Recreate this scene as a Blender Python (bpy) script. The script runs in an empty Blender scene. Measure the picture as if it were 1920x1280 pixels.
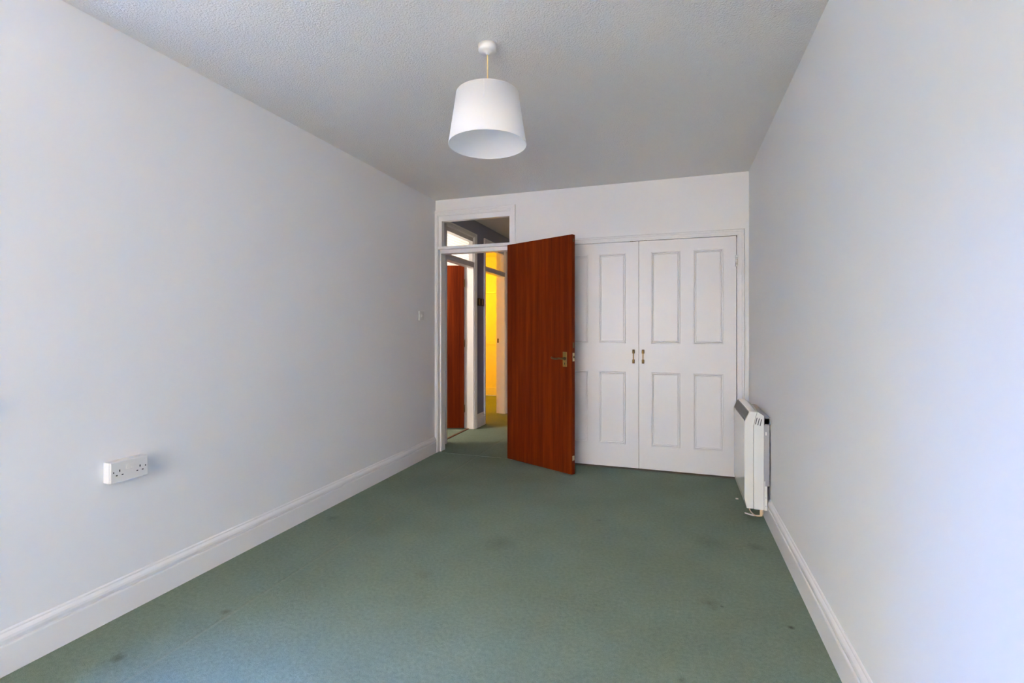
import bpy, bmesh, math, random
from mathutils import Matrix, Vector
random.seed(4)
sc = bpy.context.scene
C = sc.collection

# ------------------------------------------------------------------ camera
YAW = math.atan2(306.0, 911.0)
cam = bpy.data.cameras.new('camera')
cam.sensor_width = 36.0
cam.lens = 911.0 / 1920.0 * 36.0
cam.shift_y = -23.0 / 1920.0
cam.clip_start = 0.02
camo = bpy.data.objects.new('camera', cam)
camo.location = (0, 0, 1.193)
camo.rotation_euler = (math.pi / 2, 0, YAW)
C.objects.link(camo)
sc.camera = camo

# ------------------------------------------------------------------ world, sun, exposure
XL, XR, YB, YN, H = -2.205, 0.552, 4.235, -2.90, 2.44
WX0, WX1, WZ0, WZ1 = -1.85, 0.20, 0.30, 2.25          # window behind the camera
VY0, VY1, VZ0, VZ1 = -0.20, 0.96, 0.95, 2.42          # window in the long wall, beside the camera
SKY = (0.145, 0.325, 1.0)
SKY_STRENGTH = 7.8
SUN_STRENGTH = 5.6
world = bpy.data.worlds.new('sky'); sc.world = world
world.use_nodes = True
bg = world.node_tree.nodes['Background']
bg.inputs[0].default_value = (*SKY, 1); bg.inputs[1].default_value = SKY_STRENGTH

sun = bpy.data.lights.new('sun_offscreen', 'SUN'); sun.energy = SUN_STRENGTH; sun.angle = 0.01
sun.color = (1.0, 0.85, 0.72)
suno = bpy.data.objects.new('sun_offscreen', sun); C.objects.link(suno)
suno.rotation_euler = (math.radians(-40), 0, math.radians(-40))   # from behind the house: never enters the window
suno.location = (0, 6, 9)

def portal(name, loc, rot, sx, sy):
    l = bpy.data.lights.new(name, 'AREA'); l.shape = 'RECTANGLE'; l.size = sx; l.size_y = sy
    l.cycles.is_portal = True
    o = bpy.data.objects.new(name, l); o.location = loc; o.rotation_euler = rot; C.objects.link(o)
    return o
portal('window_near_offscreen', ((WX0 + WX1) / 2, YN - 0.16, (WZ0 + WZ1) / 2), (math.radians(90), 0, 0), WX1 - WX0, WZ1 - WZ0)
portal('window_left_offscreen', (XL - 0.30, (VY0 + VY1) / 2, (VZ0 + VZ1) / 2), (math.radians(90), 0, math.radians(-90)), VY1 - VY0, VZ1 - VZ0)

vs = sc.view_settings
vs.view_transform = 'Standard'; vs.look = 'None'; vs.gamma = 1.0; vs.use_curve_mapping = False
vs.exposure = 3.98
sc.cycles.max_bounces = 12
sc.cycles.diffuse_bounces = 8
sc.cycles.adaptive_threshold = 0.02
sc.cycles.transparent_max_bounces = 16
sc.cycles.use_denoising = True
sc.cycles.sample_clamp_indirect = 4.0

# ------------------------------------------------------------------ materials
def new_mat(name):
    m = bpy.data.materials.new(name); m.use_nodes = True
    nt = m.node_tree
    return m, nt, nt.nodes['Principled BSDF'], nt.nodes['Material Output']

def plain(name, col, rough=0.5, metal=0.0, coat=0.0, spec=None):
    m, nt, b, o = new_mat(name)
    b.inputs['Base Color'].default_value = (*col, 1)
    b.inputs['Roughness'].default_value = rough
    b.inputs['Metallic'].default_value = metal
    b.inputs['Coat Weight'].default_value = coat
    if spec is not None: b.inputs['Specular IOR Level'].default_value = spec
    return m

def node(nt, typ, **kw):
    n = nt.nodes.new(typ)
    for k, v in kw.items(): setattr(n, k, v)
    return n

def pos(nt, scale=(1, 1, 1)):
    g = node(nt, 'ShaderNodeNewGeometry')
    mp = node(nt, 'ShaderNodeMapping'); mp.inputs['Scale'].default_value = scale
    nt.links.new(g.outputs['Position'], mp.inputs['Vector'])
    return mp.outputs['Vector']

def noise(nt, vec, scale, detail=2.0, rough=0.5):
    n = node(nt, 'ShaderNodeTexNoise'); n.inputs['Scale'].default_value = scale
    n.inputs['Detail'].default_value = detail; n.inputs['Roughness'].default_value = rough
    nt.links.new(vec, n.inputs['Vector'])
    return n.outputs['Fac']

def ramp(nt, fac, stops, mode='LINEAR'):
    r = node(nt, 'ShaderNodeValToRGB'); r.color_ramp.interpolation = mode
    e = r.color_ramp.elements
    while len(e) < len(stops): e.new(0.5)
    for i, (p, c) in enumerate(stops):
        e[i].position = p; e[i].color = (*c, 1)
    nt.links.new(fac, r.inputs['Fac'])
    return r.outputs['Color']

def math_n(nt, op, a, b=None):
    n = node(nt, 'ShaderNodeMath', operation=op)
    for i, v in enumerate((a, b)):
        if v is None: continue
        if isinstance(v, (int, float)): n.inputs[i].default_value = v
        else: nt.links.new(v, n.inputs[i])
    return n.outputs[0]

def mixc(nt, fac, a, b, blend='MIX'):
    n = node(nt, 'ShaderNodeMix', data_type='RGBA', blend_type=blend)
    for s, v in ((n.inputs['Factor'], fac), (n.inputs['A'], a), (n.inputs['B'], b)):
        if isinstance(v, (int, float)): s.default_value = v
        elif isinstance(v, tuple): s.default_value = (*v, 1)
        else: nt.links.new(v, s)
    return n.outputs['Result']

def bump(nt, b, h, strength, dist):
    n = node(nt, 'ShaderNodeBump'); n.inputs['Strength'].default_value = strength
    n.inputs['Distance'].default_value = dist
    nt.links.new(h, n.inputs['Height']); nt.links.new(n.outputs['Normal'], b.inputs['Normal'])
    return n

def wall_paint(name, col, seam_axis=None, rough=0.75):
    m, nt, b, o = new_mat(name)
    p = pos(nt)
    mott = noise(nt, p, 1.3, 4)
    c = ramp(nt, mott, [(0.3, tuple(x * 0.985 for x in col)), (0.7, col)])
    nt.links.new(c, b.inputs['Base Color'])
    b.inputs['Roughness'].default_value = rough
    b.inputs['Specular IOR Level'].default_value = 0.3
    h = math_n(nt, 'MULTIPLY', noise(nt, p, 260, 2), 0.10)
    h = math_n(nt, 'ADD', h, math_n(nt, 'MULTIPLY', noise(nt, p, 6, 3), 0.9))
    if seam_axis is not None:                       # butt joints of the lining paper, one roll apart
        s = node(nt, 'ShaderNodeSeparateXYZ'); nt.links.new(p, s.inputs[0])
        t = math_n(nt, 'SUBTRACT', s.outputs[seam_axis], 1.4214)
        t = math_n(nt, 'ABSOLUTE', math_n(nt, 'WRAP', t, 0.265))
        wr = [n for n in nt.nodes if n.bl_idname == 'ShaderNodeMath' and n.operation == 'WRAP'][0]
        wr.inputs[2].default_value = -0.265
        k = math_n(nt, 'LESS_THAN', t, 0.0016)
        h = math_n(nt, 'ADD', h, math_n(nt, 'MULTIPLY', k, 0.35))
    bump(nt, b, h, 0.25, 0.0022)
    return m

M = {}
M['wall'] = wall_paint('white_emulsion', (0.775, 0.77, 0.766), 1)
M['wall_back'] = wall_paint('white_emulsion_back', (0.775, 0.77, 0.766))
M['hall_wall'] = wall_paint('lavender_emulsion', (0.26, 0.27, 0.38))
M['cream_wall'] = wall_paint('cream_emulsion', (0.80, 0.76, 0.70))
M['yellow_wall'] = wall_paint('pale_emulsion', (0.80, 0.76, 0.70))
M['gloss'] = plain('white_gloss_paint', (0.80, 0.785, 0.78), 0.32)
M['satin'] = plain('white_satin_paint', (0.74, 0.73, 0.73), 0.38)
M['heater_white'] = plain('white_enamel', (0.70, 0.71, 0.69), 0.20, coat=0.3)
M['heater_grey'] = plain('galvanised_steel', (0.36, 0.36, 0.38), 0.5, 0.35)
M['heater_dark'] = plain('dark_slot', (0.05, 0.05, 0.05), 0.6)
M['grille'] = plain('grey_grille', (0.20, 0.195, 0.185), 0.5, 0.1)
M['plastic'] = plain('white_plastic', (0.70, 0.69, 0.67), 0.4)
M['plastic_face'] = plain('white_plastic_face', (0.70, 0.69, 0.67), 0.35)
M['pinhole'] = plain('black_hole', (0.012, 0.011, 0.012), 0.7)
M['brass'] = plain('aged_brass', (0.34, 0.22, 0.075), 0.36, 0.9)
M['brass_bright'] = plain('bright_brass', (0.72, 0.60, 0.36), 0.35, 0.6)
M['brass_dark'] = plain('dark_brass', (0.13, 0.09, 0.04), 0.42, 0.7)
M['cable'] = plain('beige_cable', (0.62, 0.47, 0.33), 0.5)
M['cable_white'] = plain('white_cable', (0.75, 0.73, 0.70), 0.5)
M['flex'] = plain('ivory_flex', (0.70, 0.55, 0.27), 0.45)
M['threshold'] = plain('timber_threshold', (0.16, 0.07, 0.03), 0.5)
M['cupboard_in'] = plain('bare_board', (0.34, 0.29, 0.23), 0.9)
M['frame_wood'] = plain('dark_frame_wood', (0.055, 0.030, 0.014), 0.4)
M['frame_gold'] = plain('ochre_picture', (0.40, 0.24, 0.07), 0.5)
M['outside'] = plain('gravel_outside', (0.46, 0.345, 0.155), 0.9)
M['hedge'] = plain('light_absorbing_hedge', (0.035, 0.05, 0.025), 0.9)  # very dark so the added hedge bounces almost no light
M['brick_out'] = plain('brick_outside', (0.62, 0.445, 0.205), 0.9)  # low in blue, so the added house bounces warm light indoors

def carpet():
    m, nt, b, o = new_mat('green_carpet')
    p = pos(nt)
    fine = noise(nt, p, 420, 3, 0.7)
    mid = noise(nt, p, 60, 3, 0.6)
    big = noise(nt, p, 2.2, 4, 0.55)
    c = ramp(nt, fine, [(0.25, (0.116, 0.156, 0.120)), (0.75, (0.312, 0.390, 0.312))])
    c = mixc(nt, 1.0, c, ramp(nt, mid, [(0.3, (0.86, 0.87, 0.86)), (0.7, (1.08, 1.07, 1.06))]), 'MULTIPLY')
    c = mixc(nt, 1.0, c, ramp(nt, big, [(0.3, (0.93, 0.91, 0.86)), (0.7, (1.04, 1.05, 1.04))]), 'MULTIPLY')
    sep = node(nt, 'ShaderNodeSeparateXYZ'); nt.links.new(p, sep.inputs[0])
    x, y = sep.outputs[0], sep.outputs[1]
    wob = math_n(nt, 'MULTIPLY', math_n(nt, 'SUBTRACT', noise(nt, p, 28, 3), 0.5), 0.07)
    for (sx, sy, r, k, col) in SPOTS:                # old spills and marks trodden into the pile
        dx = math_n(nt, 'SUBTRACT', x, sx); dy = math_n(nt, 'SUBTRACT', y, sy)
        d = math_n(nt, 'SQRT', math_n(nt, 'ADD', math_n(nt, 'MULTIPLY', dx, dx), math_n(nt, 'MULTIPLY', dy, dy)))
        d = math_n(nt, 'ADD', d, wob if r > 0.03 else math_n(nt, 'MULTIPLY', wob, 0.25))
        f = ramp(nt, d, [(0.0, (k, k, k)), (r, (0, 0, 0))])
        c = mixc(nt, f, c, col)
    sd = math_n(nt, 'ABSOLUTE', math_n(nt, 'ADD', x, 1.768))   # joint between the two carpet widths
    seam = ramp(nt, sd, [(0.0, (1, 1, 1)), (0.012, (0, 0, 0))])
    c = mixc(nt, math_n(nt, 'MULTIPLY', seam, 0.22), c, (0.30, 0.29, 0.20))
    nt.links.new(c, b.inputs['Base Color'])
    b.inputs['Roughness'].default_value = 0.95
    b.inputs['Specular IOR Level'].default_value = 0.1
    h = math_n(nt, 'ADD', fine, math_n(nt, 'MULTIPLY', mid, 1.2))
    h = math_n(nt, 'ADD', h, math_n(nt, 'MULTIPLY', seam, -0.6))
    bump(nt, b, h, 0.7, 0.006)
    return m
SPOTS = [(-1.92, 1.21, 0.035, 0.55, (0.07, 0.055, 0.03)), (-1.80, 1.56, 0.028, 0.5, (0.08, 0.06, 0.035)),
         (-0.93, 2.55, 0.11, 0.35, (0.09, 0.10, 0.08)), (-1.16, 2.10, 0.05, 0.25, (0.10, 0.09, 0.07)),
         (0.18, 2.93, 0.12, 0.30, (0.075, 0.095, 0.08)), (0.14, 2.28, 0.05, 0.4, (0.12, 0.085, 0.05)),
         (0.19, 2.27, 0.012, 0.8, (0.03, 0.03, 0.02)), (0.44, 2.20, 0.016, 0.8, (0.04, 0.035, 0.025)),
         (0.42, 2.95, 0.06, 0.35, (0.07, 0.075, 0.06)),
         (-2.05, 2.55, 0.05, 0.3, (0.06, 0.07, 0.04)), (-0.45, 3.05, 0.02, 0.4, (0.08, 0.07, 0.06)),
         (0.02, 1.75, 0.02, 0.5, (0.06, 0.05, 0.04))]
M['carpet'] = carpet()

def artex():
    m, nt, b, o = new_mat('stippled_artex')
    p = pos(nt)
    b.inputs['Base Color'].default_value = (0.735, 0.715, 0.69, 1)
    b.inputs['Roughness'].default_value = 0.34
    b.inputs['Specular IOR Level'].default_value = 0.5
    v = node(nt, 'ShaderNodeTexVoronoi', feature='SMOOTH_F1'); v.inputs['Scale'].default_value = 120
    nt.links.new(p, v.inputs['Vector'])
    n1 = noise(nt, p, 150, 3, 0.6)
    h = math_n(nt, 'ADD', math_n(nt, 'MULTIPLY', v.outputs['Distance'], -0.5), n1)
    bump(nt, b, h, 0.8, 0.0055)
    return m
M['artex'] = artex()
M['hall_ceiling'] = wall_paint('hall_ceiling_paint', (0.72, 0.705, 0.68))

def wood(name, horizontal=False, tone=1.0):
    m, nt, b, o = new_mat(name)
    tc = node(nt, 'ShaderNodeTexCoord')
    mp = node(nt, 'ShaderNodeMapping'); mp.inputs['Scale'].default_value = (1, 1, 0.035)
    nt.links.new(tc.outputs['Object'], mp.inputs['Vector'])
    v = mp.outputs['Vector']
    g1 = noise(nt, v, 26, 4, 0.6); g2 = noise(nt, v, 140, 3, 0.7); g3 = noise(nt, v, 7, 2)
    t = tone
    c = ramp(nt, g1, [(0.25, (0.105 * t, 0.012 * t, 0.0012 * t)), (0.5, (0.18 * t, 0.024 * t, 0.0022 * t)), (0.78, (0.27 * t, 0.046 * t, 0.004 * t))])
    c = mixc(nt, 0.55, c, ramp(nt, g2, [(0.3, (0.55, 0.48, 0.45)), (0.7, (1.1, 1.05, 1.0))]), 'MULTIPLY')
    c = mixc(nt, 0.8, c, ramp(nt, g3, [(0.3, (0.75, 0.70, 0.68)), (0.7, (1.1, 1.1, 1.1))]), 'MULTIPLY')
    nt.links.new(c, b.inputs['Base Color'])
    b.inputs['Roughness'].default_value = 0.5
    b.inputs['Specular IOR Level'].default_value = 0.08
    bump(nt, b, g2, 0.08, 0.001)
    return m
M['sapele'] = wood('sapele_veneer')
M['sapele_edge'] = wood('sapele_lipping')

def glass(name, tint=(1, 1, 1), gloss=0.06):
    m, nt, b, o = new_mat(name); nt.nodes.remove(b)
    t = node(nt, 'ShaderNodeBsdfTransparent'); t.inputs[0].default_value = (*tint, 1)
    g = node(nt, 'ShaderNodeBsdfGlossy'); g.inputs['Roughness'].default_value = 0.02
    mx = node(nt, 'ShaderNodeMixShader'); mx.inputs[0].default_value = gloss
    nt.links.new(t.outputs[0], mx.inputs[1]); nt.links.new(g.outputs[0], mx.inputs[2])
    nt.links.new(mx.outputs[0], o.inputs['Surface'])
    return m
M['pane'] = glass('clear_glass', (0.93, 0.94, 0.93), 0.04)
M['window_pane'] = glass('window_glass', (0.97, 0.98, 0.98), 0.03)

def patterned_glass():
    m, nt, b, o = new_mat('patterned_glass'); nt.nodes.remove(b)
    tr = node(nt, 'ShaderNodeBsdfTranslucent'); di = node(nt, 'ShaderNodeBsdfTransparent')
    p = pos(nt)
    s = node(nt, 'ShaderNodeSeparateXYZ'); nt.links.new(p, s.inputs[0])
    gy = math_n(nt, 'LESS_THAN', math_n(nt, 'FRACT', math_n(nt, 'MULTIPLY', s.outputs[1], 34)), 0.22)
    gz = math_n(nt, 'LESS_THAN', math_n(nt, 'FRACT', math_n(nt, 'MULTIPLY', s.outputs[2], 34)), 0.22)
    k = math_n(nt, 'MAXIMUM', gy, gz)
    nt.links.new(mixc(nt, k, (0.95, 0.95, 0.94), (0.62, 0.60, 0.58)), tr.inputs[0])
    mx = node(nt, 'ShaderNodeMixShader'); mx.inputs[0].default_value = 0.25
    nt.links.new(tr.outputs[0], mx.inputs[1]); nt.links.new(di.outputs[0], mx.inputs[2])
    nt.links.new(mx.outputs[0], o.inputs['Surface'])
    return m
M['patterned'] = patterned_glass()

def shade_fabric():
    m, nt, b, o = new_mat('white_shade_fabric'); nt.nodes.remove(b)
    d = node(nt, 'ShaderNodeBsdfDiffuse'); d.inputs[0].default_value = (0.95, 0.945, 0.94, 1)
    t = node(nt, 'ShaderNodeBsdfTranslucent'); t.inputs[0].default_value = (0.96, 0.96, 0.95, 1)
    mx = node(nt, 'ShaderNodeMixShader'); mx.inputs[0].default_value = 0.38
    nt.links.new(d.outputs[0], mx.inputs[1]); nt.links.new(t.outputs[0], mx.inputs[2])
    nt.links.new(mx.outputs[0], o.inputs['Surface'])
    return m
M['shade'] = shade_fabric()

# ------------------------------------------------------------------ mesh helpers
def box(bm, x0, x1, y0, y1, z0, z1):
    v = [bm.verts.new(p) for p in ((x0, y0, z0), (x1, y0, z0), (x1, y1, z0), (x0, y1, z0),
                                   (x0, y0, z1), (x1, y0, z1), (x1, y1, z1), (x0, y1, z1))]
    for f in ((0, 3, 2, 1), (4, 5, 6, 7), (0, 1, 5, 4), (1, 2, 6, 5), (2, 3, 7, 6), (3, 0, 4, 7)):
        bm.faces.new([v[i] for i in f])

def boxes(*args, bevel=0.0, seg=2):
    bm = bmesh.new()
    for a in args: box(bm, *a)
    if bevel:
        bmesh.ops.bevel(bm, geom=list(bm.edges), offset=bevel, segments=seg, affect='EDGES', profile=0.5)
    return bm

def prism(profile, axis, a, b):
    """closed 2D profile swept from a to b along an axis: axis 'x' profile is (y, z), 'y' profile is (x, z), 'z' profile is (x, y)"""
    bm = bmesh.new()
    def P(u, v, t):
        return {'x': (t, u, v), 'y': (u, t, v), 'z': (u, v, t)}[axis]
    A = [bm.verts.new(P(u, v, a)) for u, v in profile]
    B = [bm.verts.new(P(u, v, b)) for u, v in profile]
    n = len(profile)
    bm.faces.new(A); bm.faces.new(B[::-1])
    for i in range(n):
        bm.faces.new((A[i], B[i], B[(i + 1) % n], A[(i + 1) % n]))
    bmesh.ops.recalc_face_normals(bm, faces=list(bm.faces))
    return bm

def lathe(profile, seg=48, close=True):
    bm = bmesh.new()
    rings = []
    for r, z in profile:
        if r < 1e-6: rings.append([bm.verts.new((0, 0, z))])
        else: rings.append([bm.verts.new((r * math.cos(2 * math.pi * i / seg), r * math.sin(2 * math.pi * i / seg), z)) for i in range(seg)])
    for a, b in zip(rings, rings[1:]):
        for i in range(seg):
            j = (i + 1) % seg
            q = [a[i % len(a)], a[j % len(a)], b[j % len(b)], b[i % len(b)]]
            u = []
            for v in q:
                if v not in u: u.append(v)
            if len(u) >= 3: bm.faces.new(u)
    bmesh.ops.recalc_face_normals(bm, faces=list(bm.faces))
    return bm

def tube(points, r, seg=10, bm=None):
    bm = bm or bmesh.new()
    pts = [Vector(p) for p in points]
    rings = []
    for i, p in enumerate(pts):
        t = (pts[min(i + 1, len(pts) - 1)] - pts[max(i - 1, 0)]).normalized()
        up = Vector((0, 0, 1)) if abs(t.z) < 0.9 else Vector((1, 0, 0))
        u = t.cross(up).normalized(); w = t.cross(u)
        rr = r[i] if isinstance(r, (list, tuple)) else r
        rings.append([bm.verts.new(p + rr * (math.cos(2 * math.pi * k / seg) * u + math.sin(2 * math.pi * k / seg) * w)) for k in range(seg)])
    for a, b in zip(rings, rings[1:]):
        for k in range(seg):
            bm.faces.new((a[k], a[(k + 1) % seg], b[(k + 1) % seg], b[k]))
    bm.faces.new(rings[0][::-1]); bm.faces.new(rings[-1])
    bmesh.ops.recalc_face_normals(bm, faces=list(bm.faces))
    return bm

def smooth_curve(pts, n=8):
    out = []
    P = [Vector(p) for p in pts]
    for i in range(len(P) - 1):
        p0, p1, p2, p3 = P[max(i - 1, 0)], P[i], P[i + 1], P[min(i + 2, len(P) - 1)]
        for k in range(n):
            t = k / n
            out.append(0.5 * ((2 * p1) + (p2 - p0) * t + (2 * p0 - 5 * p1 + 4 * p2 - p3) * t * t + (3 * p1 - p0 - 3 * p2 + p3) * t ** 3))
    out.append(P[-1])
    return out

def obj(name, bm, mat, parent=None, smooth=False, loc=None):
    me = bpy.data.meshes.new(name); bm.to_mesh(me); bm.free()
    me.materials.append(M[mat])
    if smooth:
        for p in me.polygons: p.use_smooth = True
    o = bpy.data.objects.new(name, me); C.objects.link(o)
    if parent: o.parent = parent
    if loc: o.location = loc
    return o

def tag(o, label, cat, kind=None, group=None):
    o['label'] = label; o['category'] = cat
    if kind: o['kind'] = kind
    if group: o['group'] = group
    return o

def thing(name, label, cat, loc=(0, 0, 0), rz=0.0, kind=None, group=None):
    o = bpy.data.objects.new(name, None); C.objects.link(o)
    o.empty_display_size = 0.1
    o.location = loc; o.rotation_euler = (0, 0, rz)
    return tag(o, label, cat, kind, group)

def struct(name, bm, mat, label, cat):
    return tag(obj(name, bm, mat), label, cat, 'structure')

# ------------------------------------------------------------------ room shell
T = 0.13                              # partition thickness
HX = -2.28                            # hall side of the long partition
HXB = HX - T
HALL_END, YEL_END = 7.3, 8.2
HH = 2.50                             # hall ceiling
FAN = 2.286                           # underside of frame heads
D0 = (-2.18, -1.442)                  # bedroom doorway, clear opening in x
D1 = (4.627, 5.365)                   # doorway to the side room, clear opening in y
D2 = (5.722, 6.480)                   # doorway to the warm-lit room
LN = 0.025                            # lining thickness
CUP = (-1.045, 0.463)                 # cupboard doors in x
CUPT = 1.935
SRX, SRY = -4.5, 3.0                  # side room corner

struct('floor', boxes((XL, XR, YN, YB + 0.005, -0.12, 0)), 'carpet', 'worn sage green carpet covering the bedroom floor', 'floor')
struct('floor_hall', boxes((HXB - 2.2, -1.07, YB + 0.005, YEL_END, -0.12, -0.002)), 'carpet', 'green carpet of the hall beyond the open doorway', 'floor')
struct('ceiling', boxes((XL - 0.12, XR + 0.12, YN - 0.2, YB + 0.02, H, H + 0.2)), 'artex', 'white stippled plaster ceiling with lamp hanging from it', 'ceiling')
struct('wall_left', boxes((XL - 0.12, XL, VY1, YB + T, -0.12, H), (XL - 0.28, XL, YN - 0.2, VY0, -0.12, H),
                          (XL - 0.28, XL, VY0, VY1, -0.12, VZ0), (XL - 0.28, XL, VY0, VY1, VZ1, H), (XL - 0.28, XL - 0.12, VY1, SRY - 0.1, -0.12, H)), 'wall', 'long white papered wall with double socket and light switch', 'wall')
struct('wall_right', boxes((XR, XR + 0.12, YN - 0.2, 5.0, -0.12, H)), 'wall', 'white wall with the slim electric heater on it', 'wall')
bmw = boxes((XL, D0[0] - LN + 0.0001, YB, YB + T, 0, H),
            (D0[0] - LN, D0[1] + LN, YB, YB + T, FAN + LN, H + 0.1),
            (D0[1] + LN, CUP[0] - 0.03, YB, YB + T, 0, H),
            (CUP[0] - 0.03, CUP[1] + 0.03, YB, YB + T, CUPT + 0.03, H),
            (CUP[1] + 0.03, XR, YB, YB + T, 0, H))
struct('wall_back', bmw, 'wall_back', 'white end wall holding the doorway and the built-in cupboard', 'wall')
struct('wall_near', boxes((XL - 0.12, WX0, YN - 0.2, YN, -0.12, H), (WX1, XR + 0.12, YN - 0.2, YN, -0.12, H),
                          (WX0, WX1, YN - 0.2, YN, -0.12, WZ0), (WX0, WX1, YN - 0.2, YN, WZ1, H)),
       'wall', 'white wall with the window facing the doorway wall', 'wall')
# window behind the viewpoint
w1 = thing('window_1', 'white framed window opposite the doorway wall', 'window', (0, 0, 0), 0, 'structure')
yf0, yf1 = YN - 0.14, YN - 0.08
obj('window_frame', boxes((WX0, WX0 + 0.05, yf0, yf1, WZ0, WZ1), (WX1 - 0.05, WX1, yf0, yf1, WZ0, WZ1),
                          (WX0 + 0.05, WX1 - 0.05, yf0, yf1, WZ0, WZ0 + 0.05), (WX0 + 0.05, WX1 - 0.05, yf0, yf1, WZ1 - 0.05, WZ1)), 'gloss', w1)
xm = (WX0 + WX1) / 2
obj('mullion', boxes((xm - 0.03, xm + 0.03, yf0, yf1, WZ0 + 0.05, WZ1 - 0.05)), 'gloss', w1)
for a, b in ((WX0 + 0.05, xm - 0.03), (xm + 0.03, WX1 - 0.05)):
    obj('pane', boxes((a, b, YN - 0.112, YN - 0.108, WZ0 + 0.05, WZ1 - 0.05)), 'window_pane', w1)
obj('window_sill', boxes((WX0 - 0.04, WX1 + 0.04, YN - 0.08, YN + 0.05, WZ0 - 0.03, WZ0), bevel=0.004), 'gloss', w1)

w2 = thing('window_2', 'white framed window in the papered wall', 'window', (0, 0, 0), 0, 'structure')
xa, xb = XL - 0.24, XL - 0.18
obj('window_frame', boxes((xa, xb, VY0, VY0 + 0.05, VZ0, VZ1), (xa, xb, VY1 - 0.05, VY1, VZ0, VZ1),
                          (xa, xb, VY0 + 0.05, VY1 - 0.05, VZ0, VZ0 + 0.05), (xa, xb, VY0 + 0.05, VY1 - 0.05, VZ1 - 0.05, VZ1)), 'gloss', w2)
obj('pane', boxes((XL - 0.212, XL - 0.208, VY0 + 0.05, VY1 - 0.05, VZ0 + 0.05, VZ1 - 0.05)), 'window_pane', w2)
obj('window_sill', boxes((XL - 0.18, XL + 0.03, VY0 - 0.03, VY1 + 0.03, VZ0 - 0.03, VZ0), bevel=0.004), 'gloss', w2)

# cupboard interior
tag(obj('cupboard_carcass', boxes((CUP[0] - 0.05, CUP[0] - 0.03, YB + T, 4.95, 0, H), (CUP[1] + 0.03, CUP[1] + 0.05, YB + T, 4.95, 0, H),
                                  (CUP[0] - 0.05, CUP[1] + 0.05, 4.95, 4.97, 0, H), (CUP[0] - 0.05, CUP[1] + 0.05, YB + T, 4.97, H, H + 0.02),
                                  (CUP[0] - 0.05, CUP[1] + 0.05, YB + 0.006, 4.97, -0.02, 0)), 'cupboard_in'),
    'dark board lining inside the white cupboard', 'cupboard', 'structure')

# hall and the two rooms off it
def wall_with_doors(xa, xb, y0, y1, ztop, doors):
    bm = bmesh.new(); y = y0
    for a, b in doors:
        box(bm, xa, xb, y, a - LN, 0, ztop)
        box(bm, xa, xb, a - LN, b + LN, FAN + LN, ztop)
        y = b + LN
    box(bm, xa, xb, y, y1, 0, ztop)
    return bm
struct('wall_hall_left', wall_with_doors(HX - 0.012, HX, YB + T, YEL_END, HH, (D1, D2)), 'hall_wall', 'lavender painted hall wall seen through the open doorway', 'wall')
struct('wall_hall_partition', wall_with_doors(HXB, HX - 0.012, YB + T, YEL_END, HH, (D1, D2)), 'cream_wall', 'core of the partition between hall and side rooms', 'wall')
struct('wall_hall_right', boxes((-1.2, -1.1, YB + T, HALL_END + 0.1, 0, HH)), 'hall_wall', 'lavender hall wall behind the cupboard', 'wall')
struct('wall_hall_back', boxes((HX, -1.1, HALL_END, HALL_END + 0.1, 0, HH)), 'hall_wall', 'lavender wall at the end of the hall', 'wall')
struct('ceiling_hall', boxes((HXB, -1.1, YB + 0.02, YEL_END + 0.1, HH, HH + 0.1)), 'hall_ceiling', 'dim ceiling of the hall seen through the fanlight', 'ceiling')
struct('wall_side_room', boxes((SRX - 0.1, SRX, SRY, 5.6, 0, HH), (SRX - 0.1, XL - 0.12, SRY - 0.1, SRY, 0, HH),
                               (SRX - 0.1, HXB, 5.5, 5.56, 0, HH)), 'cream_wall', 'pale wall of the room behind the side door', 'wall')
struct('ceiling_side_room', boxes((SRX - 0.1, HXB, SRY - 0.1, 5.56, HH, HH + 0.1), (HXB, XL - 0.12, SRY - 0.1, YB + T, HH, HH + 0.1)), 'cream_wall', 'ceiling of the room behind the side door', 'ceiling')
struct('floor_side_room', boxes((SRX - 0.1, XL - 0.12, SRY - 0.1, YB + 0.005, -0.12, -0.002)), 'carpet', 'green carpet of the room behind the side door', 'floor')
struct('wall_warm_room', boxes((HXB - 2.1, HXB - 2.0, 5.56, YEL_END + 0.1, 0, HH), (HXB - 2.1, HXB, YEL_END, YEL_END + 0.1, 0, HH),
                               (HXB - 2.1, HXB, 5.56, 5.62, 0, HH), (HXB - 0.006, HXB, D2[1] + LN, YEL_END, 0, HH)), 'yellow_wall', 'pale wall lit yellow in the room off the hall', 'wall')
struct('ceiling_warm_room', boxes((HXB - 2.1, HXB, 5.56, YEL_END + 0.1, HH, HH + 0.1)), 'yellow_wall', 'ceiling of the room glowing yellow', 'ceiling')
bmy = boxes((HXB - 2.0, HXB - 0.006, YEL_END - 0.016, YEL_END, 0, 0.145), bevel=0.003)
struct('baseboard_warm_room', bmy, 'gloss', 'skirting at the foot of the glowing yellow wall', 'baseboard')
t = thing('trim_4', 'rails running across the glowing yellow wall', 'rail', (0, YEL_END, 0), 0, 'structure')
obj('rail', boxes((HXB - 2.0, HXB - 0.006, -0.014, 0, 0.915, 0.985), bevel=0.003), 'yellow_wall', t)
obj('rail', boxes((HXB - 2.0, HXB - 0.006, -0.03, 0, 1.845, 1.862), bevel=0.003), 'gloss', t)

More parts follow.
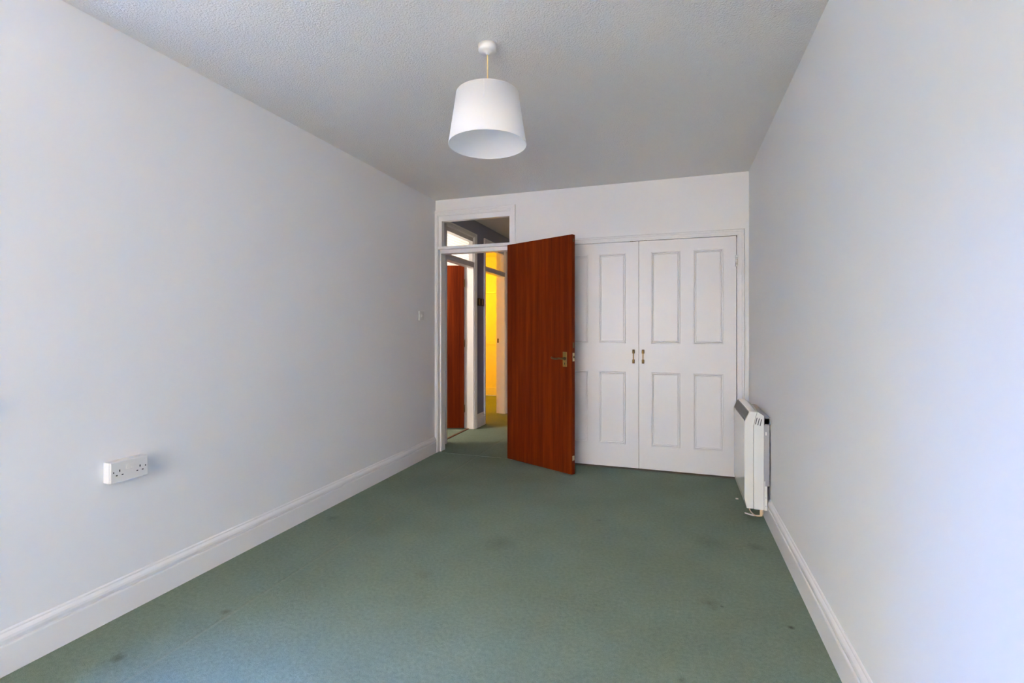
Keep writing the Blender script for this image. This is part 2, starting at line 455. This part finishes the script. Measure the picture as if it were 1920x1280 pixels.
# outside
struct('ground_outside', boxes((-60, 60, -90, 60, -0.5, -0.4)), 'outside', 'sandy gravel outside the window', 'ground')
struct('added_house', boxes((-14, 30, -20, -6.5, -0.4, 15.0), (-14, -9, -6.5, -2.0, -0.4, 9.0)), 'brick_out', 'added unseen brick house blocking sky and bouncing warm light', 'house')  # added out of view: hides sky from the near window, bounces warm sun
struct('added_hedge', boxes((-6.2, -5.2, -6.5, 12, -0.4, 3.05)), 'hedge', 'added unseen light-blocking hedge beside the house', 'hedge')  # added out of view to cut low sky light through the left window
struct('roof_outside', boxes((XL - 0.3, XR + 0.14, YN - 0.2, 8.4, 2.64, 2.75), (-4.7, XL - 0.3, 2.9, 8.4, 2.64, 2.75)), 'brick_out', 'flat roof slab over the rooms', 'roof')

# ------------------------------------------------------------------ baseboards
SKP = [(0, 0), (0.018, 0), (0.018, 0.100), (0.0165, 0.1035), (0.0085, 0.1055), (0.0085, 0.1100), (0.0150, 0.1125),
       (0.0160, 0.122), (0.0145, 0.131), (0.0105, 0.138), (0.0065, 0.1425), (0.0065, 0.148), (0.0035, 0.153), (0, 0.153)]
struct('baseboard_left', prism([(XL + u, v) for u, v in SKP], 'y', YN, YB - 0.016), 'gloss', 'tall white moulded skirting along the socket wall', 'baseboard')
struct('baseboard_right', prism([(XR - u, v) for u, v in SKP], 'y', YN, YB), 'gloss', 'white moulded skirting running below the electric heater', 'baseboard')
struct('baseboard_back', prism([(YB - u, v) for u, v in SKP], 'x', D0[1] + 0.058, CUP[0] - 0.06), 'gloss', 'short white skirting behind the open wooden door', 'baseboard')
struct('baseboard_hall', prism([(HX + u, v * 1.05) for u, v in SKP], 'y', D1[1] + 0.056, D2[0] - 0.056), 'gloss', 'white skirting under the lavender hall wall', 'baseboard')

# ------------------------------------------------------------------ door frames with fanlights
ARCH = [(0.0, 0), (0.0, 0.009), (0.006, 0.012), (0.012, 0.012), (0.016, 0.0155), (0.034, 0.0155), (0.038, 0.020), (0.047, 0.020), (0.050, 0.016), (0.050, 0)]
def frame_sweep(x0, x1, zt, prof, sL=1.0, sR=1.0, sT=1.0):
    bm = bmesh.new(); rows = []
    for o_, p_ in prof:
        rows.append([bm.verts.new(q) for q in ((x0 - o_ * sL, -p_, 0), (x0 - o_ * sL, -p_, zt + o_ * sT), (x1 + o_ * sR, -p_, zt + o_ * sT), (x1 + o_ * sR, -p_, 0))])
    n = len(rows)
    for i in range(n):
        a, b = rows[i], rows[(i + 1) % n]
        for k in range(3): bm.faces.new((a[k], a[k + 1], b[k + 1], b[k]))
    bm.faces.new([r[0] for r in rows]); bm.faces.new([r[3] for r in rows][::-1])
    bmesh.ops.recalc_face_normals(bm, faces=list(bm.faces))
    return bm

def doorway(idx, label, origin, rz, w, front_rebate, left_scale=1.0, pane='pane', pane_label=''):
    t = thing('trim_%d' % idx, label, 'door frame', origin, rz, 'structure')
    obj('architrave', frame_sweep(-0.004, w + 0.004, FAN + 0.004, ARCH, left_scale, 1.0, 0.9), 'gloss', t)
    obj('lining', boxes((-LN, 0, 0, T, 0, FAN + LN)), 'gloss', t)
    obj('lining', boxes((w, w + LN, 0, T, 0, FAN + LN)), 'gloss', t)
    obj('lining_head', boxes((0, w, 0, T, FAN, FAN + LN)), 'gloss', t)
    s0, s1 = (0.042, T) if front_rebate else (0.0, T - 0.045)
    st = 0.014
    obj('door_stop', boxes((0, st, s0, s1, 0, 1.95), bevel=0.0015), 'gloss', t)
    obj('door_stop', boxes((w - st, w, s0, s1, 0, 1.95), bevel=0.0015), 'gloss', t)
    obj('door_stop_head', boxes((0, w, s0, s1, 1.930, 1.966), bevel=0.0015), 'gloss', t)
    obj('transom_bar', boxes((0, w, -0.004, T, 1.966, 1.992), bevel=0.003), 'gloss', t)
    f0, f1 = 0.014, 0.07
    fr = obj('fanlight_frame', boxes((0, 0.034, f0, f1, 1.992, FAN), (w - 0.010, w, f0, f1, 1.992, FAN),
                                     (0.034, w - 0.010, f0, f1, FAN - 0.046, FAN)), 'gloss', t)
    pn = obj('pane', boxes((0.034, w - 0.010, 0.064, 0.068, 1.992, FAN - 0.046)), pane, t)
    if pane_label: pn['label'] = pane_label
    return t

dw = doorway(1, 'white bedroom door frame with a clear glass fanlight above', (D0[0], YB, 0), 0, D0[1] - D0[0], True, 0.42)
obj('strike_plate', boxes((-0.0005, 0.0015, 0.012, 0.034, 0.93, 1.03)), 'satin', dw)
obj('strike_plate', boxes((-0.021, -0.004, -0.0145, -0.012, 1.055, 1.09)), 'satin', dw)
doorway(2, 'white door frame with patterned fanlight in the hall', (HX, D1[0], 0), math.pi / 2, D1[1] - D1[0], False, 1.0, 'patterned', 'pale patterned glass')
d2 = doorway(3, 'white door frame around the glowing yellow room', (HX, D2[0], 0), math.pi / 2, D2[1] - D2[0], False)
obj('strike_plate', boxes((D2[1] - D2[0] - 0.002, D2[1] - D2[0] + 0.0005, T - 0.035, T - 0.012, 1.0, 1.06)), 'brass_dark', d2)
struct('threshold_strip', boxes((HXB + 0.045, HXB + 0.07, D1[0], D1[1], -0.002, 0.006), bevel=0.0015), 'threshold', 'thin brown threshold strip under the side door', 'threshold')
struct('threshold_bar', boxes((D0[0], D0[1], YB - 0.002, YB + 0.018, -0.001, 0.004), bevel=0.0015), 'carpet', 'carpet joint running across the bedroom doorway', 'threshold')

# ------------------------------------------------------------------ wooden doors
ANG = math.radians(25.2)
DW, DT, DZ0, DZ1 = 0.735, 0.038, 0.012, 1.964
# local: x from hinge edge to free edge, y = 0 visible face, +y away from the viewer
door = thing('door_1', 'flush reddish brown wooden door standing open into the bedroom', 'door', (-1.458, 4.205, 0), -ANG, 'structure')
obj('leaf', boxes((0, DW - 0.006, 0, DT, DZ0, DZ1), bevel=0.0012), 'sapele', door)
obj('lipping', boxes((DW - 0.006, DW, 0, DT, DZ0, DZ1), bevel=0.001), 'sapele_edge', door)
lz, ls = 0.947, 0.663
bp = obj('handle_plate', boxes((ls - 0.021, ls + 0.021, -0.005, 0, lz - 0.062, lz + 0.060), bevel=0.002), 'brass', door)
hl = obj('lever_handle', tube(smooth_curve([(ls, -0.004, lz + 0.005), (ls, -0.030, lz + 0.005), (ls - 0.008, -0.040, lz + 0.006), (ls - 0.03, -0.043, lz + 0.008),
                                            (ls - 0.06, -0.043, lz + 0.002), (ls - 0.09, -0.043, lz + 0.004), (ls - 0.112, -0.041, lz + 0.012)], 6),
                              0.0075, 12), 'brass_dark', door, True)
obj('handle_rose', prism([(ls + 0.014 * math.cos(a * math.pi / 12), lz + 0.005 + 0.014 * math.sin(a * math.pi / 12)) for a in range(24)], 'y', -0.010, -0.005), 'brass_dark', door)
obj('keyhole', boxes((ls - 0.003, ls + 0.003, -0.0056, -0.004, lz - 0.045, lz - 0.028)), 'pinhole', door)
lp = obj('latch_plate', boxes((DW - 0.0005, DW + 0.0015, 0.007, 0.031, 0.932, 1.0), bevel=0.0004), 'brass_bright', door)
obj('latch_bolt', boxes((DW + 0.001, DW + 0.009, 0.013, 0.025, 0.957, 0.975), bevel=0.002), 'brass_dark', lp)
obj('bolt_plate', boxes((DW - 0.0005, DW + 0.001, 0.010, 0.028, 1.04, 1.085)), 'brass_dark', door)
obj('edge_plate', boxes((DW - 0.0005, DW + 0.0018, 0.004, 0.030, 0.125, 0.163), bevel=0.0004), 'brass_bright', door)
obj('edge_plate', boxes((DW - 0.0005, DW + 0.001, 0.012, 0.024, 1.905, 1.93)), 'brass_dark', door)
for z in (0.2, 1.7):
    obj('hinge', tube([(-0.002, DT - 0.002, z), (-0.002, DT - 0.002, z + 0.09)], 0.006), 'brass', door, True)

# side door in the hall, swung into the side room
sd = thing('door_4', 'flush red wooden door ajar beyond the hall', 'door', (HXB + 0.004, D1[1] - 0.004, 0), math.radians(180 + 20), 'structure')
obj('leaf', boxes((0, 0.735, 0, 0.036, 0.012, 1.955), bevel=0.0012), 'sapele', sd)
for z in (0.2, 0.98, 1.70):
    obj('hinge', tube([(-0.004, 0.036, z), (-0.004, 0.036, z + 0.09)], 0.006), 'brass_dark', sd, True)

# ------------------------------------------------------------------ cupboard
ct = thing('trim_5', 'flat white frame around the double cupboard doors', 'door frame', (0, YB, 0), 0, 'structure')
CA = [(0.0, 0), (0.0, 0.010), (0.010, 0.010), (0.0105, 0.013), (0.034, 0.013), (0.038, 0.018), (0.050, 0.018), (0.056, 0.010), (0.056, 0)]
obj('architrave', frame_sweep(CUP[0] - 0.003, CUP[1] + 0.003, CUPT + 0.004, CA, 1, 1, 0.88), 'satin', ct)
obj('lining', boxes((CUP[0] - 0.03, CUP[0] - 0.003, 0, T, 0, CUPT + 0.03), (CUP[1] + 0.003, CUP[1] + 0.03, 0, T, 0, CUPT + 0.03),
                    (CUP[0] - 0.003, CUP[1] + 0.003, 0, T, CUPT + 0.004, CUPT + 0.03)), 'satin', ct)
for x in (-0.352, -0.238):
    obj('catch', boxes((x - 0.012, x + 0.012, -0.004, 0.03, CUPT - 0.001, CUPT + 0.004)), 'brass_dark', ct)

PZ = ((0.214, 0.832), (1.073, 1.838))
def cupboard_door(name, label, x0, x1, panels, hx, side):
    d = thing(name, label, 'cupboard door', (0, YB - 0.006, 0), 0, 'structure')
    z0, z1, th = 0.018, CUPT, 0.034
    xs = sorted(set([x0, x1] + [v for p in panels for v in p])); zs = [z0, PZ[0][0], PZ[0][1], PZ[1][0], PZ[1][1], z1]
    bm = bmesh.new()
    for i in range(len(xs) - 1):
        if (xs[i], xs[i + 1]) in panels: continue
        box(bm, xs[i], xs[i + 1], 0, th, z0, z1)
    for p in panels:
        for a, b in ((z0, PZ[0][0]), (PZ[0][1], PZ[1][0]), (PZ[1][1], z1)):
            box(bm, p[0], p[1], 0, th, a, b)
    obj('leaf', bm, 'satin', d)
    prof = [(0, 0), (0.0, -0.006), (0.003, -0.010), (0.008, -0.0095), (0.0105, -0.003), (0.0125, 0.0005), (0.0150, 0.0005), (0.0170, -0.004), (0.0205, -0.003), (0.0225, 0.0045), (0.0225, 0.008), (0, 0.008)]
    for a, b in panels:
        for c, e in PZ:
            pn = obj('panel', boxes((a, b, 0.004, 0.020, c, e)), 'satin', d)
            bm = bmesh.new(); rows = []
            for o_, q_ in prof:
                rows.append([bm.verts.new(v) for v in ((a + o_, q_, c + o_), (b - o_, q_, c + o_), (b - o_, q_, e - o_), (a + o_, q_, e - o_))])
            for i in range(len(rows)):
                r, s = rows[i], rows[(i + 1) % len(rows)]
                for k in range(4): bm.faces.new((r[k], r[(k + 1) % 4], s[(k + 1) % 4], s[k]))
            bmesh.ops.recalc_face_normals(bm, faces=list(bm.faces))
            obj('moulding', bm, 'satin', pn)
    hz = 0.963
    h = obj('handle', tube(smooth_curve([(hx, -0.020, hz + 0.045), (hx, -0.026, hz + 0.02), (hx, -0.027, hz), (hx, -0.026, hz - 0.02), (hx, -0.020, hz - 0.045)], 5), 0.0042, 10), 'brass', d, True)
    for s in (-1, 1):
        obj('handle_post', boxes((hx - 0.0095, hx + 0.0095, -0.024, 0, hz + s * 0.042 - 0.0165, hz + s * 0.042 + 0.0165), bevel=0.003), 'brass_dark', h)
    ex = x1 if side > 0 else x0
    for z in (0.25, 1.69):
        hg = obj('hinge', boxes((ex - 0.012, ex + 0.012, -0.003, 0, z, z + 0.093)), 'satin', d)
        for k in range(3):
            obj('knuckle', tube([(ex, -0.009, z + 0.002 + k * 0.031), (ex, -0.009, z + 0.029 + k * 0.031)], 0.0085, 12), 'satin', hg, True)
    return d
mx_ = -0.291
cupboard_door('door_2', 'white panelled cupboard door half hidden by the wooden door', CUP[0] + 0.002, mx_ - 0.0018,
              [(-0.947, -0.720), (-0.625, -0.400)], -0.334, -1)
cupboard_door('door_3', 'white panelled cupboard door beside the electric heater', mx_ + 0.0018, CUP[1] - 0.002,
              [(-0.191, 0.040), (0.140, 0.366)], -0.256, 1)

# ------------------------------------------------------------------ pendant lamp
LX, LY = -0.782, 1.99
lamp = thing('pendant_lamp', 'white tapered drum shade pendant lamp hanging from the ceiling', 'lamp', (LX, LY, 0))
obj('ceiling_rose', lathe([(0, H), (0.041, H), (0.041, H - 0.022), (0.038, H - 0.029), (0.030, H - 0.033), (0.009, H - 0.035), (0.008, H - 0.042), (0, H - 0.042)], 40), 'plastic', lamp, True)
obj('cord', tube([(0, 0, H - 0.036), (0.0008, 0, 2.33), (0, 0, 2.17)], 0.0032, 10), 'flex', lamp, True)
shade = obj('lamp_shade', lathe([(0.171, 2.001), (0.137, 2.224), (0.1358, 2.224), (0.1698, 2.001), (0.171, 2.001)], 96), 'shade', lamp, True)
for r, z in ((0.1704, 2.0025), (0.1364, 2.2225)):
    obj('rim', tube([(r * math.cos(a * math.pi / 48), r * math.sin(a * math.pi / 48), z) for a in range(97)], 0.0016, 8), 'shade', shade, True)
sa = math.atan2(-1.0, 0.30)             # overlap seam of the shade fabric
bm = bmesh.new(); q = []
for k in range(6):
    a = sa - 0.05 + k * 0.01
    q.append((bm.verts.new((0.1716 * math.cos(a), 0.1716 * math.sin(a), 2.002)), bm.verts.new((0.1376 * math.cos(a), 0.1376 * math.sin(a), 2.223))))
for a, b in zip(q, q[1:]): bm.faces.new((a[0], b[0], b[1], a[1]))
bmesh.ops.solidify(bm, geom=list(bm.faces), thickness=0.0004)
obj('seam', bm, 'shade', shade)
bm = tube([(0.022 * math.cos(a * math.pi / 12), 0.022 * math.sin(a * math.pi / 12), 2.19) for a in range(25)], 0.0022, 8)
for k in range(3):
    a = k * 2 * math.pi / 3
    tube([(0.022 * math.cos(a), 0.022 * math.sin(a), 2.19), (0.136 * math.cos(a), 0.136 * math.sin(a), 2.2225)], 0.0016, 6, bm)
obj('shade_carrier', bm, 'plastic', lamp, True)
obj('lamp_holder', lathe([(0, 2.205), (0.008, 2.205), (0.017, 2.192), (0.018, 2.165), (0.016, 2.15), (0, 2.15)], 24), 'plastic', lamp, True)

# ------------------------------------------------------------------ double socket on the left wall
so = thing('double_socket', 'white surface mounted double socket low on the papered wall', 'socket', (XL, 1.418, 0.608))
SW, SH2, SD = 0.0735, 0.0425, 0.043
obj('back_box', boxes((0, SD - 0.011, -SW, SW, -SH2, SH2), bevel=0.0015), 'plastic', so)
fp = obj('faceplate', boxes((SD - 0.0105, SD, -SW, SW, -SH2, SH2), bevel=0.003, seg=3), 'plastic_face', so)
for s in (-1, 1):
    cy = s * 0.040
    obj('pin_hole', boxes((SD - 0.001, SD + 0.0003, cy - 0.0022, cy + 0.0022, 0.000, 0.009)), 'pinhole', fp)
    for k in (-1, 1):
        obj('pin_hole', boxes((SD - 0.001, SD + 0.0003, cy + k * 0.011 - 0.0034, cy + k * 0.011 + 0.0034, -0.0155, -0.0110)), 'pinhole', fp)
    obj('indicator_hole', boxes((SD - 0.001, SD + 0.0003, cy - s * 0.0 + 0.0205, cy + 0.0245, -0.002, 0.004)), 'pinhole', fp) if s > 0 else \
        obj('indicator_hole', boxes((SD - 0.001, SD + 0.0003, cy - 0.0245, cy - 0.0205, -0.002, 0.004)), 'pinhole', fp)
    rk = prism([(SD, 0.004), (SD + 0.0045, 0.0065), (SD + 0.0015, 0.022), (SD, 0.024)], 'y', s * 0.0095 - 0.0065, s * 0.0095 + 0.0065)
    obj('rocker', rk, 'plastic', so)
for s in (-1, 1):
    obj('screw', tube([(SD - 0.001, s * 0.060 - s * 0.0, 0.030 if s < 0 else 0.030), (SD + 0.0006, s * 0.060, 0.030)], 0.0028, 12), 'plastic', so)

# light switch
sw = thing('light_switch', 'small white light switch beside the door frame', 'switch', (XL, 3.945, 1.315))
obj('plate', boxes((0, 0.011, -0.043, 0.043, -0.043, 0.043), bevel=0.003, seg=3), 'plastic', sw)
obj('rocker', prism([(0.011, -0.011), (0.0125, -0.011), (0.0165, 0.008), (0.011, 0.011)], 'y', -0.0055, 0.0055), 'plastic', sw)
for s in (-1, 1):
    obj('screw', tube([(0.010, s * 0.030, 0), (0.0117, s * 0.030, 0)], 0.0028, 12), 'plastic_face', sw)

# ------------------------------------------------------------------ electric heater on the right wall
Y0, Y1 = 3.300, 3.880
ht = thing('electric_heater', 'slim white electric panel heater mounted on the right wall', 'heater', (0, 0, 0))
FRONT = [(0.4055, 0.150), (0.4180, 0.090), (0.4560, 0.090), (0.4560, 0.600), (0.4760, 0.687), (0.4337, 0.687), (0.4055, 0.621)]
REAR = [(0.4575, 0.088), (0.5140, 0.088), (0.5140, 0.663), (0.4775, 0.6865), (0.4575, 0.6000)]
def bev(bm, o):
    bmesh.ops.bevel(bm, geom=list(bm.edges), offset=o, segments=2, affect='EDGES', profile=0.5); return bm
fc = obj('front_cover', bev(prism(FRONT, 'y', Y0, Y1), 0.003), 'heater_white', ht)
rc = obj('rear_cover', bev(prism(REAR, 'y', Y0 + 0.002, Y1 - 0.002), 0.002), 'heater_white', ht)
# outlet grille on the sloped front top edge
sl = Vector((0.4337 - 0.4055, 0, 0.687 - 0.621)); L = sl.length; sl.normalize(); nrm = Vector((-sl.z, 0, sl.x))
def slope_box(a0, a1, y0, y1, n0, n1):
    base = Vector((0.4055, 0, 0.621)); bm = bmesh.new(); vs_ = []
    for n_ in (n0, n1):
        for a_, y_ in ((a0, y0), (a1, y0), (a1, y1), (a0, y1)):
            p = base + sl * a_ + nrm * n_; vs_.append(bm.verts.new((p.x, y_, p.z)))
    for f in ((0, 1, 2, 3), (7, 6, 5, 4), (0, 4, 5, 1), (1, 5, 6, 2), (2, 6, 7, 3), (3, 7, 4, 0)): bm.faces.new([vs_[i] for i in f])
    bmesh.ops.recalc_face_normals(bm, faces=list(bm.faces))
    return bm
gr = obj('outlet_grille', slope_box(0.006, L - 0.005, Y0 + 0.012, Y1 - 0.012, -0.002, 0.0012), 'grille', ht)
for k in range(7):
    a = 0.008 + k * (L - 0.017) / 6.5
    obj('slat', slope_box(a, a + 0.004, Y0 + 0.014, Y1 - 0.014, 0.001, 0.0035), 'grille', gr)
for k in range(3):
    x = 0.4715 + k * 0.0125
    bm = boxes((-0.0022, 0.0022, Y0 + 0.001, Y0 + 0.0042, -0.021, 0.021))
    bmesh.ops.rotate(bm, verts=list(bm.verts), cent=(0, 0, 0), matrix=Matrix.Rotation(math.radians(12), 3, 'Y'))
    bmesh.ops.translate(bm, verts=list(bm.verts), vec=(x, -0.0006, 0.630 - k * 0.004))
    obj('vent_slot', bm, 'heater_dark', rc)
obj('back_box', boxes((0.5145, 0.545, Y0 + 0.004, Y1 - 0.004, 0.235, 0.655), bevel=0.0015), 'heater_grey', ht)
obj('top_flange', boxes((0.5145, 0.552, Y0 + 0.004, Y1 - 0.004, 0.612, 0.650)), 'heater_grey', ht)
obj('rating_label', boxes((0.522, 0.529, Y0 + 0.003, Y0 + 0.0042, 0.545, 0.565)), 'plastic', ht)
obj('wall_bracket', boxes((0.5145, 0.532, Y0, Y0 + 0.03, 0.086, 0.235), (0.5145, 0.521, Y0, Y0 + 0.03, 0.235, 0.265), bevel=0.001), 'heater_white', ht)
obj('wall_bracket', boxes((0.5145, 0.532, Y1 - 0.03, Y1, 0.086, 0.235)), 'heater_white', ht)
for z in (0.115, 0.165):
    obj('bracket_screw', tube([(0.524, Y0 - 0.001, z), (0.524, Y0 + 0.002, z)], 0.003, 10), 'heater_grey', ht)
obj('power_cable', tube(smooth_curve([(0.436, Y0 + 0.02, 0.095), (0.440, Y0 + 0.02, 0.072), (0.462, Y0 + 0.02, 0.048), (0.490, Y0 + 0.022, 0.042), (0.510, Y0 + 0.025, 0.056), (0.508, Y0 + 0.03, 0.092)], 6), 0.0035, 8), 'cable', ht, True)
obj('cable_gland', boxes((0.494, 0.508, Y0 + 0.012, Y0 + 0.03, 0.045, 0.090), bevel=0.003), 'cable', ht)
tag(obj('loose_cable', tube(smooth_curve([(0.428, 3.462, 0.0048), (0.445, 3.448, 0.0048), (0.470, 3.436, 0.0048), (0.495, 3.436, 0.0048), (0.515, 3.446, 0.0048), (0.527, 3.470, 0.0048)], 6),
              [0.0045] * 31, 8), 'cable_white', None, True), 'short beige loose cable on the carpet under the heater', 'cable')
tag(obj('cable_clip', boxes((0.402, 0.420, 3.730, 3.742, 0, 0.008), bevel=0.002), 'cable_white'), 'tiny white clip lying on carpet below the heater', 'clip')

# ------------------------------------------------------------------ hall pictures
for i, (y0, y1) in enumerate(((5.462, 5.545), (5.565, 5.640))):
    p = thing('small_picture', ('tiny dark framed picture nearer the patterned fanlight on hall wall', 'tiny dark framed picture nearer the yellow room on hall wall')[i], 'picture', (HX, (y0 + y1) / 2, 1.525), 0, None, 'pictures on the hall wall')
    w = (y1 - y0) / 2
    obj('frame', boxes((0, 0.016, -w, w, 0.034, 0.046), (0, 0.016, -w, w, -0.046, -0.034), (0, 0.016, -w, -w + 0.014, -0.034, 0.034), (0, 0.016, w - 0.014, w, -0.034, 0.034)), 'frame_wood', p)
    obj('picture_board', boxes((0, 0.009, -w + 0.014, w - 0.014, -0.034, 0.034)), 'frame_gold', p)

# ------------------------------------------------------------------ lamps in the rooms off the hall
def point(name, loc, energy, col, r=0.1):
    l = bpy.data.lights.new(name, 'POINT'); l.energy = energy; l.color = col; l.shadow_soft_size = r
    o = bpy.data.objects.new(name, l); o.location = loc; C.objects.link(o)
point('side_room_lamp_offscreen', (-3.4, 4.3, 2.2), 72 / 16, (1.0, 0.89, 0.80))
point('warm_room_lamp_offscreen', (-3.6, 7.0, 1.9), 68 / 16, (1.0, 0.44, 0.008))
